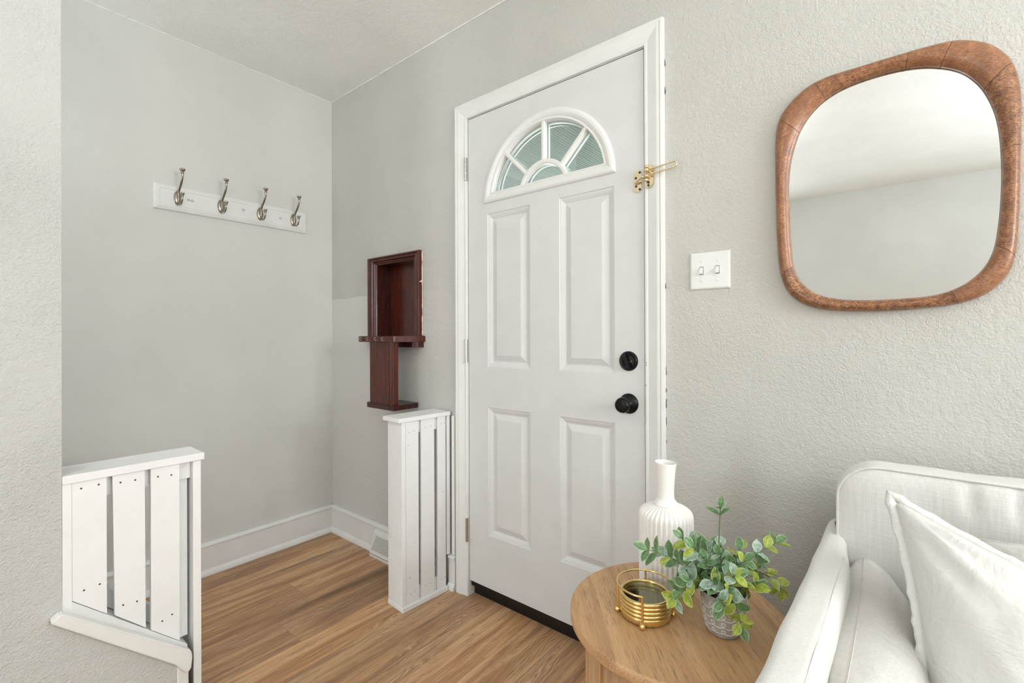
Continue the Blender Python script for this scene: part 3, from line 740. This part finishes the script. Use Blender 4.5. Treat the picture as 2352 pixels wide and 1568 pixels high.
_a = math.radians(-4); _p = Vector((1.0, -.2675, 0)); _d = rf.location-_p
rf.location = _p+Matrix.Rotation(_a, 3, 'Z') @ _d; rf.rotation_euler = (0, 0, _a)
lf = empty('slatted_railing', (.95, -1.15, .232), 'white slatted wooden railing on the sloping sill beside the left wall', 'railing')
G().box(.882, 1.0045, -1.2915, -.9870, .7895, .8100, .0012).build('top_board', 'fence', lf)
G().box(.8945, 1.0000, -1.0150, -.9950, .0, .7890, .0012).build('end_board', 'fence', lf)
G().prism([(-1.2915, .4950), (-1.2745, .4780), (-1.2745, .7890), (-1.2915, .7890)], 0, .8945, 1.0).build('end_board', 'fence', lf)
zs = lambda y_: .4970-(y_+1.274)*.947
for y0, y1, dy in ((-1.2740, -1.2080, 0), (-1.1960, -1.1285, .004), (-1.1150, -1.0490, 0)):
    G().prism([(y0+dy, zs(y0)+.001), (y1+dy*.4, zs(y1)+.001), (y1, .7890), (y0, .7890)], 0, .9865, .9995).build('slat', 'fence', lf)
G().box(.8950, .9780, -1.2740, -1.0155, .738, .7890).build('inner_rail', 'fence', lf)
G().prism([(-1.2740, zs(-1.274)+.001), (-1.0400, zs(-1.04)+.001), (-1.0400, zs(-1.04)+.052), (-1.2740, zs(-1.274)+.052)], 0, .8950, .935).build('inner_rail', 'fence', lf)
G().box(.930, .9650, -1.0485, -1.0200, .275, .7380).build('inner_stile', 'fence', lf)
sc = lambda x, y: (x, y)
dots(lf, [(-1.257, .772), (-1.2235, .7735), (-1.180, .768), (-1.149, .767), (-1.099, .764), (-1.068, .7615), (-1.252, .515), (-1.222, .518), (-1.175, .443), (-1.146, .440), (-1.090, .360), (-1.067, .368)], 'screw', .0022, .9995)
for x_, y_ in ((.955, -1.245), (.965, -1.235), (.95, -1.165), (.95, -1.055), (.915, -1.02), (.965, -1.01)):
    G().lathe([(.0030, .8098), (.0030, .8106)], (x_, y_, 0), 10, 2).build('nail_dot', 'plastic', lf)

# sloping painted sill and end trim of the low wall
sl = empty('trim_4', (1.0, -1.15, .25), kind=ST)
sill_ = [(-1.3235, .4800), (-1.2970, .4895), (-1.274, .4655), (-1.0310, .2660), (-1.0265, .2480), (-1.0275, .232), (-1.0310, .206), (-1.0420, .202), (-1.0665, .2320), (-1.3020, .4560)]
top = [(-1.2925, .5130), (-1.0300, .2650), (-1.0300, .2330), (-1.2925, .4620)]
G().prism(top, 0, .872, .9988).build('sill_board', 'white', sl)
face = [(-1.3160, .4715), (-1.2975, .4870), (-1.0290, .2580), (-1.0255, .2400), (-1.0290, .2040), (-1.0400, .1990), (-1.0665, .2370)]
g = G(); g.prism(face, 0, 1.0, 1.028, bev=.003); g.build('sill_nosing', 'white', sl)
G().tube([(1.0005, -1.314, .4670), (1.0015, -1.24, .3985), (1.0015, -1.15, .3150), (1.0015, -1.069, .2360)], [.0016, .0020, .0014, .0010], 6).build('grey_line', 'weather', sl, label='thin grey line under the nosing')  # thin grey strip along the lower edge of the nosing
G().box(1.0, 1.010, -1.0575, -1.0300, .0, .215, .002).build('end_trim', 'white', sl)
G().box(.885, .999, -1.0315, -1.0262, .0, .23).build('end_lining', 'mahogany_dark', sl)

# ================================================================== PORCH outside
pf = empty('ceiling_porch', (1, 1.5, 2.4), kind=ST)
x = -1.2; pd = None
while x < 2.9:
    if pd is None:
        o = G().prism([(x+.0010, 2.412), (x+.0010, 2.402), (x+.0020, 2.400), (x+.0210, 2.400), (x+.0225, 2.4035), (x+.0240, 2.400), (x+.0430, 2.400), (x+.0440, 2.402), (x+.0440, 2.412)], 1, .13, 2.6).build('plank', 'porch', pf); pd = o.data; bx = x
    else:
        o = bpy.data.objects.new('plank', pd); COL.objects.link(o); o.parent = pf; o.location = (x-bx, 0, 0)
    x += .045
G().box(-1.25, 2.95, .13, 2.6, 2.414, 2.44).build('porch_backing', 'porch_dark', pf)
G().box(-3, 6, .13, 7, -.25, -.15).build('ground_outside', 'ground', kind=ST)

# ================================================================== SIDE TABLE
TC = (2.216, -.476); TZ = .55; TR = .2285
tb = empty('side_table', (TC[0], TC[1], 0), 'round light oak drum side table between the door and the sofa', 'side table')
G().lathe([(TR-.004, -.024), (TR-.0015, -.0225), (TR, -.020), (TR, -.004), (TR-.0015, -.0012), (TR-.004, 0)], (*TC, TZ), 128).build('table_top', 'oak', tb)
G().lathe([(.186, 0.0), (.186, .030), (.190, .032), (.190, TZ-.045), (.186, TZ-.043), (.186, TZ-.0243)], (*TC, 0), 96).build('drum', 'oak_v', tb)
for k in range(14):
    a = 2*PI*k/14+math.radians(214)
    g = G(); da = .028
    pol = [(TC[0]+r_*math.cos(a+t), TC[1]+r_*math.sin(a+t)) for r_, t in ((.187, -da), (.1945, -da), (.196, -da*.5), (.196, da*.5), (.1945, da), (.187, da))]
    g.prism(pol, 2, .002, TZ-.0245).build('stile', 'oak_v', tb)

# ================================================================== VASE
VC = (2.158, -.384, TZ)
va = G(); NFL = 34
prof = [(.0560, 0), (.0590, .0015), (.0615, .006), (.0625, .03), (.0628, .08), (.0630, .14), (.0630, .164), (.0624, .1715), (.0602, .1780), (.0555, .1835), (.0465, .1890), (.0370, .1935), (.0290, .1972), (.0232, .2015), (.0205, .2080), (.0196, .222), (.0197, .235), (.0212, .258), (.0235, .282), (.0250, .2925), (.0252, .2950)]
prof = [(q.x, q.y) for q in catmull([(a, b, 0) for a, b in prof], 4, False)]
def flute(a, h):
    k = 1 if h < .19 else max(0, 1-(h-.19)/.0125)
    k *= min(1, h/.006)
    return -.075*k*(.5+.5*math.cos(NFL*a))**1.3
va.lathe(prof, VC, 34*12, cap1=False, mod=flute)
inner = [(.0252, .295), (.0244, .2962), (.0232, .2950), (.0215, .283), (.0190, .258), (.0176, .235), (.0175, .222), (.019, .212), (.025, .203), (.03, .198)]
# slanted rim: raise the far-left side a little
n0 = len(va.v); va.lathe(inner, VC, 34*12, cap0=False, cap1=True)
va.v = [(x, y, z+max(0, (z-TZ-.25)/.046)*(.0016*(-(x-VC[0])*.78-(y-VC[1])*.63)/.025)) for x, y, z in va.v]
va.build('ribbed_vase', 'ceramic', None, 'tall white ribbed ceramic bottle vase with a narrow neck on the table', 'vase')

# ================================================================== COASTERS IN A GOLD HOLDER
HC = (2.1655, -.5250)
RR_ = 0
ho = empty('coaster_holder', (*HC, TZ), 'round gold wire coaster holder on four ball feet', 'coaster holder')
RR = .0585
angs = [math.radians(q) for q in (210, 288, 29, 112)]
posts = [(HC[0]+RR*math.cos(a), HC[1]+RR*math.sin(a)) for a in angs]
a0, a1 = math.radians(29), math.radians(288)
ring = [(HC[0]+RR*math.cos(a0+(a1-a0)*i/60), HC[1]+RR*math.sin(a0+(a1-a0)*i/60), TZ+.0665) for i in range(61)]
G().tube(ring, .0021, 10).build('top_ring', 'gold', ho)
for x, y in posts:
    G().tube([(x, y, TZ+.006), (x, y, TZ+.0668)], .0024, 10).build('post', 'gold', ho)
    G().ball((x, y, TZ+.0064), .0066).build('ball_foot', 'gold', ho)
G().lathe([(.0480, .0030), (.0520, .0032), (.0532, .0045), (.0536, .0150), (.0526, .0168), (.0500, .0168), (.046, .0160)], (*HC, TZ), 64).build('base_tray', 'gold', ho)
cz = .0174
for k in range(4):
    c = empty('coaster', (HC[0], HC[1], TZ+cz), ['lowest gold rimmed coaster of the stack in the holder', 'second lowest gold rimmed coaster of the stack in the holder', 'third gold rimmed coaster up the stack in the holder', 'topmost gold rimmed glass coaster of the stack, its disc in view'][k], 'coaster', 'gold coasters in the holder')
    t = .0079; r_ = .0535
    G().lathe([(r_-.006, 0), (r_-.0015, .0004), (r_, .0020), (r_, t-.0028), (r_-.0018, t-.0008), (r_-.0040, t), (r_-.0058, t-.0006), (r_-.0068, t-.002), (r_-.0068, .0012), (r_-.006, 0)], (HC[0], HC[1], TZ+cz), 72, cap0=False, cap1=False).build('rim', 'gold', c)
    G().lathe([(r_-.0067, .0015), (r_-.0067, .0045)], (HC[0], HC[1], TZ+cz), 64).build('glass_disc', 'coaster_glass', c)
    cz += t+.0003

# ================================================================== POTTED PLANT
PC = (2.313, -.481)
pp = empty('potted_plant', (*PC, TZ), 'leafy artificial green plant in a grey pot with white curls', 'potted plant')
PH = .084
pprof = [(.027, 0), (.0300, .001), (.0325, .006), (.0365, .022), (.0400, .042), (.0425, .062), (.0440, .078), (.0445, PH), (.0430, PH+.0008), (.0405, PH-.004), (.0395, PH-.012)]
pot = G().lathe(pprof, (*PC, TZ), 64, cap1=False).build('pot', 'pot', pp)
def prad(z):
    for (r0, z0), (r1, z1) in zip(pprof[2:7], pprof[3:8]):
        if z0 <= z <= z1: return r0+(r1-r0)*(z-z0)/(z1-z0)
    return .0325
for zc, amp, nl in ((.066, .0072, 12), (.047, .0068, 12), (.030, .0058, 12), (.0155, .0042, 12)):
    pts = []
    for i in range(nl*18):
        t = 2*PI*i/18; ph = (t/(nl)) + .0
        # curtate curl: advance with a backward loop
        a = ph+(2*PI/nl)*.40*math.sin(t); z = zc-amp*math.cos(t)+.0010*math.sin(3*ph)
        R_ = prad(z)+.0003; pts.append((PC[0]+R_*math.cos(a), PC[1]+R_*math.sin(a), TZ+z))
    G().tube(pts, .00075, 5, closed=True).build('curl_line', 'pot_line', pot)
G().lathe([(.0395, .070), (.03, .074), (.001, .076)], (*PC, TZ), 32).build('soil', 'soil', pp)

def leaf_mesh(name, mat, fold, curl):
    """leaf of length 1 along +x, width along y"""
    v, f = [], []; nx, ny = 10, 6
    for i in range(nx+1):
        x = i/nx; hw = max(.004, 1.12*x*(1-x)*(1+.15*(x-.5)))
        for j in range(ny+1):
            y = hw*(2*j/ny-1); v.append((x, y, fold*abs(y)-curl*x*x+.012*math.sin(x*9)*(1 if j in (0, ny) else 0)))
    for i in range(nx):
        for j in range(ny):
            a = i*(ny+1)+j; f.append((a, a+ny+1, a+ny+2, a+1))
    me = bpy.data.meshes.new(name); me.from_pydata(v, [], f); me.polygons.foreach_set('use_smooth', [True]*len(f)); me.materials.append(M[mat]); me.update(); return me
LM = {k: [leaf_mesh('leaf', k, fo_, cu_) for fo_, cu_ in ((.35, .12), (.2, .25), (.5, .05), (.1, .35))] for k in ('leaf', 'leaf_pale', 'leaf_lime')}
rp = random.Random(21)
def put_leaf(pos, direc, normal, size, kind):
    me = LM[kind][rp.randrange(4)]
    o = bpy.data.objects.new('leaf', me); COL.objects.link(o); o.parent = pp
    X = Vector(direc).normalized(); Z = (Vector(normal)-X*Vector(normal).dot(X)).normalized(); Y = Z.cross(X)
    m_ = Matrix((X, Y, Z)).transposed().to_4x4(); m_.translation = Vector(pos)-wloc(pp)
    o.matrix_basis = m_ @ Matrix.Diagonal((size, size*rp.uniform(1.0, 1.3), size, 1))
# stems: tip point, number of leaf pairs, chance of lime leaves
STEMS = [((2.3073, -.4764, .8000), 6, .15), ((2.1977, -.5936, .7240), 7, .1), ((2.3972, -.4036, .7261), 6, .35), ((2.4001, -.3596, .6081), 6, .6), ((2.3604, -.5402, .6051), 6, .6),
         ((2.2458, -.5642, .6279), 6, .45), ((2.2446, -.5269, .7357), 6, .35), ((2.2766, -.4753, .7132), 5, .1), ((2.3332, -.4296, .7038), 5, .2), ((2.3693, -.4261, .6861), 5, .3),
         ((2.2648, -.549, .6667), 5, .2), ((2.3092, -.5004, .7136), 5, .1), ((2.3109, -.5375, .6685), 5, .1), ((2.3439, -.5109, .6853), 5, .3), ((2.2591, -.4765, .6719), 4, .1),
         ((2.3701, -.4511, .6478), 5, .4), ((2.3091, -.4361, .6625), 4, .2), ((2.2718, -.5435, .7314), 5, .15), ((2.2057, -.5325, .6953), 6, .1), ((2.3300, -.5600, .6500), 4, .25), ((2.3520, -.4700, .7000), 4, .2), ((2.29, -.52, .70), 4, .1)]
for si, (tip, nl, lime) in enumerate(STEMS):
    tip = Vector(tip); base = Vector((PC[0]+rp.uniform(-.018, .018), PC[1]+rp.uniform(-.018, .018), TZ+.074))
    d = tip-base; top = max(tip.z, TZ+.10)
    mid = base+d*.45; mid.z = base.z+(d.z*.62 if d.z > .04 else .035)
    if d.z < .03:
        m2 = base+d*.78; m2.z = base.z+.018; path = catmull([base, mid, m2, tip], 6, False)
    else: path = catmull([base, mid, tip], 8, False)
    G().tube(path, [.0011*(1-.5*i/len(path))+.0003 for i in range(len(path))], 6).build('stem', 'stem', pp)
    N = len(path)
    for k in range(nl):
        t = .22+.78*(k+.5)/nl if nl > 4 else .3+.7*(k+.5)/nl
        if si == 0 and .52 < t < .8: continue
        i = min(N-2, int(t*(N-1))); P = path[i]+(path[i+1]-path[i])*(t*(N-1)-i); T = (path[min(i+1, N-1)]-path[max(0, i-1)]).normalized()
        side = T.cross(Vector((math.sin(k*1.57+si), math.cos(k*1.57+si), .3))).normalized()
        for sg in (1, -1):
            dirn = side*sg*1.0+T*.75+Vector((rp.uniform(-.25, .25), rp.uniform(-.25, .25), rp.uniform(-.2, .25)))
            nrm = T*.8+Vector((-.1, -.55, .65))+Vector((rp.uniform(-.4, .4), rp.uniform(-.4, .4), rp.uniform(-.2, .3)))
            u = rp.random(); outer = t > .6
            kind = 'leaf_lime' if u < lime*(1.3 if outer else .6) else ('leaf_pale' if rp.random() < .38 else 'leaf')
            put_leaf(P, dirn, nrm, rp.uniform(.027, .037)*(.85 if t > .9 else 1), kind)
    T = (path[-1]-path[-3]).normalized()
    put_leaf(path[-1]-T*.002, T+Vector((rp.uniform(-.2, .2), rp.uniform(-.2, .2), .1)), (0, -.6, .7), rp.uniform(.022, .028), 'leaf_lime' if rp.random() < lime else 'leaf')

# ================================================================== SOFA
so = empty('sofa', (3.37, -.48, 0), 'cream linen sofa with rounded back along the wall under the mirror', 'sofa')
def nz(x, y, z, s_, a): return a*noise.noise(Vector((x*s_, y*s_, z*s_)))
def rrect(x0, x1, z0, z1, r_top, r_bot=.01, n=10):
    pts = []
    for cx, cz_, r_, s0 in ((x1-r_top, z1-r_top, r_top, 0), (x0+r_top, z1-r_top, r_top, PI/2), (x0+r_bot, z0+r_bot, r_bot, PI), (x1-r_bot, z0+r_bot, r_bot, 1.5*PI)):
        for i in range(n+1): pts.append((cx+r_*math.cos(s0+PI/2*i/n), cz_+r_*math.sin(s0+PI/2*i/n)))
    return pts
def densify(pts, L=.03):
    out = []; n = len(pts)
    for i in range(n):
        a, b = Vector(pts[i]), Vector(pts[(i+1) % n]); k = max(1, int((b-a).length/L))
        for j in range(k): q = a+(b-a)*j/k; out.append((q.x, q.y))
    return out
BX0, BX1 = 2.4865, 4.255
outl = densify(rrect(BX0, BX1, .40, .862, .078))
cen = Vector(((BX0+BX1)/2, .63))
def inset(pts, o):
    n = len(pts); out = []
    for i in range(n):
        a, b = Vector(pts[i-1]), Vector(pts[(i+1) % n]); t = (b-a).normalized(); nn = Vector((-t.y, t.x))
        out.append((pts[i][0]+nn.x*o, pts[i][1]+nn.y*o))
    return out
rs = []
for o, y in ((.075, -.035), (.055, -.045), (.030, -.085), (.010, -.120), (-.003, -.145), (-.007, -.165), (-.005, -.190), (0, -.208)):
    rs.append([(x, y+nz(x, y, z, 14, .0015), z+nz(x, 3, y, 12, .003)) for x, z in inset(outl, o)])
G().rings(rs, True, True, False).build('back', 'linen', so)
# front face of the back as a grid with puckers under the top seam
def ztop(x):
    d = min(x-BX0, BX1-x); r_ = .078
    return .862 if d >= r_ else .862-r_+math.sqrt(max(0, r_*r_-(r_-d)**2))
cols = [BX0+.078*(1-math.cos(PI/2*i/8)) for i in range(8)]+[BX0+.078+(BX1-BX0-.156)*i/300 for i in range(301)]+[BX1-.078*(1-math.cos(PI/2*i/8)) for i in range(7, -1, -1)]
v, f = [], []; NZ = 36
for x in cols:
    zt = ztop(x)
    for k in range(NZ+1):
        t = 1-(1-k/NZ)**1.6; z = .40+(zt-.40)*(k/NZ)**.8 if k < NZ else zt
        d = min(x-BX0, BX1-x, zt-z); q = 1-math.exp(-max(0, d)/.02)
        tz = zt-z; ph = x*60+2.5*math.sin(x*11)+1.5*math.sin(x*23)
        fold = max(0, math.sin(ph))**1.5*math.exp(-((tz-.035)/.030)**2)*(.0075 if x > 2.60 else 0)*(.5+.5*math.sin(x*7+1))
        v.append((x, -.208-.012*q+fold+nz(x, z, 0, 8, .004)*q, z))
nc = NZ+1
for i in range(len(cols)-1):
    for k in range(NZ): f.append((i*nc+k, (i+1)*nc+k, (i+1)*nc+k+1, i*nc+k+1))
G().add(v, f, True).build('back_front', 'linen', so)
G().tube([(x, -.2095, z) for x, z in inset(outl, -.001)], .0030, 8, closed=True).build('back_piping', 'linen', so)
def arm(x_rear, x_front, w_rear, w_front, flip=False):
    rs = []; n = 34
    for k in range(n+1):
        t = k/n; y = -.070-.83*t
        end = min(1, (t*.83)/.035, ((1-t)*.83)/.03); q = 1-math.sqrt(max(0, 1-end**2)) if end < 1 else 1; q = math.sqrt(max(0, 1-(1-end)**2))
        xl = x_rear+(x_front-x_rear)*min(1, t*.83/.75); wd = w_rear+(w_front-w_rear)*min(1, t*.83/.3)
        ztop = .700-.020*(1-q)
        prof = densify(rrect(xl+.006*(1-q), xl+wd-.006*(1-q), .07, ztop, .020, .008, 6), .05)
        rs.append([((x if not flip else 2*3.37-x)+nz(x, y, z, 9, .0035), y, z+nz(x, y, z, 11, .004)) for x, z in prof])
    m0 = min(len(r_) for r_ in rs); rs = [r_[:m0] for r_ in rs]
    g = G().rings(rs, True, True, True); o = g.build('arm', 'linen', so)
    # seams along the top
    for off in (wd-.012,):
        pts = [((q if not flip else 2*3.37-q), y, z) for q, y, z in [(x_rear+(x_front-x_rear)*min(1, t*.83/.75)+off, -.075-.82*t, .6985+nz(off, -.075-.82*t, 2, 11, .002)) for t in [.3+.7*i/30 for i in range(31)]]]
        G().tube(pts, .0008, 6).build('seam', 'linen', o)
arm(2.4590, 2.4345, .030, .066); arm(2.4590, 2.4345, .030, .066, True)
G().box(2.515, 4.235, -.86, -.06, .12, .30, .01).build('base_frame', 'linen', so)
def cushion(x0, x1, y0, y1, z0, z1, nm):
    rs = []; out = densify(rrect(x0, x1, y0, y1, .03, .03, 6), .05)
    for o, z in ((.03, z0), (.004, z0+.02), (0, (z0+z1)/2), (.004, z1-.025), (.02, z1-.008), (.06, z1), (.14, z1+.008)):
        rs.append([(x, y, z+nz(x, y, z, 6, .004)) for x, y in inset(out, o)])
    G().rings(rs, True, True, True).build(nm, 'linen', so)
cushion(2.508, 3.368, -.89, -.215, .30, .425, 'seat_cushion'); cushion(3.372, 4.232, -.89, -.215, .30, .425, 'seat_cushion')
for x in (2.56, 4.18):
    for y in (-.82, -.12): G().lathe([(.018, 0), (.026, .12)], (x, y, 0), 16).build('leg', 'oak_v', so)

# ================================================================== THROW PILLOWS
def pillow(name, mat, label, P0, e1, e2, a, b, th, pinch=.10, seed=0, crease=.003, flange=0.0, n=44, group='throw pillows on the sofa', ortho=True):
    """P0 = corner (top left), e1 along the top edge, e2 down the side; a, b the lengths"""
    e1 = Vector(e1).normalized(); e2 = Vector(e2); e2 = (e2-e1*e2.dot(e1)).normalized() if ortho else e2.normalized(); nn = e1.cross(e2).normalized()
    if nn.y > 0: nn = -nn
    P0 = Vector(P0); C = P0+e1*a/2+e2*b/2
    root = empty(name, tuple(C), label, 'pillow', group)
    g = G()
    def P(u, v, sd):
        ax = 1-pinch*(1-v*v)*abs(u)**2; bx = 1-pinch*(1-u*u)*abs(v)**2
        t = th/2*(max(0, (1-u**4)*(1-v**4)))**.55*(.55+.45*(1-u*u)*(1-v*v))**.5
        q = C+e1*(u*ax*a/2)+e2*(v*bx*b/2)
        w_ = 0
        if t > 1e-5:
            k = (1-u*u)*(1-v*v)
            w_ = crease*(noise.noise(Vector((u*3+seed, v*3, sd*5)))*2+noise.noise(Vector((u*8+seed, v*8, sd*5))))*min(1, 4*k)
            # folds running out of the corners
            for cu_, cv_ in ((-1, -1), (1, -1), (-1, 1), (1, 1)):
                du, dv = u-cu_, v-cv_; r_ = math.hypot(du, dv)
                if r_ < .75: w_ += crease*2.6*math.cos(math.atan2(dv, du)*11+seed+r_*3)*(1-r_/.75)*min(1, r_*5)*min(1, 9*k)
        return q+nn*sd*(t+w_)
    for sd in (1, -1):
        v = [tuple(P(-1+2*i/n, -1+2*j/n, sd)) for i in range(n+1) for j in range(n+1)]
        g.add(v, [(i*(n+1)+j, (i+1)*(n+1)+j, (i+1)*(n+1)+j+1, i*(n+1)+j+1) for i in range(n) for j in range(n)], True)
    bm = bmesh.new(); vs = [bm.verts.new(q) for q in g.v]
    for f in g.f:
        bm.faces.new([vs[i] for i in f])
    bmesh.ops.remove_doubles(bm, verts=bm.verts[:], dist=2e-5)
    G().frombm(bm, True).build('cover', mat, root)
    edge = []
    for i in range(n): edge.append((-1+2*i/n, -1))
    for i in range(n): edge.append((1, -1+2*i/n))
    for i in range(n): edge.append((1-2*i/n, 1))
    for i in range(n): edge.append((-1, 1-2*i/n))
    E_ = [P(u, v, 1) for u, v in edge]
    if flange:
        rs = []
        for i, q in enumerate(E_):
            t = (E_[(i+1) % len(E_)]-E_[i-1]).normalized(); o = (q-C).normalized(); o = (o-t*o.dot(t)).normalized()
            wv = .0015*math.sin(i*1.9)+.001*math.sin(i*4.3)
            fl_ = flange*(1+.25*math.sin(i*.9+1)*math.sin(i*2.3))
            rs.append([tuple(q-o*.004+nn*.0045), tuple(q+o*fl_+nn*(.0035+wv)), tuple(q+o*(fl_+.001)+nn*wv), tuple(q+o*fl_-nn*(.0035-wv)), tuple(q-o*.004-nn*.0045)])
        rs.append(rs[0]); G().rings(rs, True, False, False).build('flange_seam', mat, root)
    else: G().tube(E_, .0010, 6, closed=True).build('seam', mat, root)
    return root
pillow('throw_pillow', 'linen2', 'cream linen pillow leaning on the sofa arm, its top seam in view', (2.5330, -.185, .668), (-.012, -1, -.01), (.22, .02, -.97), .56, .245, .17, .11, 3, .0022)
pillow('throw_pillow', 'velvet', 'large white crushed velvet pillow with frayed seam in front of the sofa back', (2.5780, -.395, .857), (.90, .15, -.37), (.065, -.38, -.91), .52, .46, .25, .11, 8, .0048, .010, ortho=False)
pillow('throw_pillow', 'velvet', 'white velvet pillow showing only a corner behind the large pillow at the right edge', (2.700, -.275, .772), (.96, -.10, .25), (.20, -.22, -.93), .44, .34, .10, .10, 5, .003)
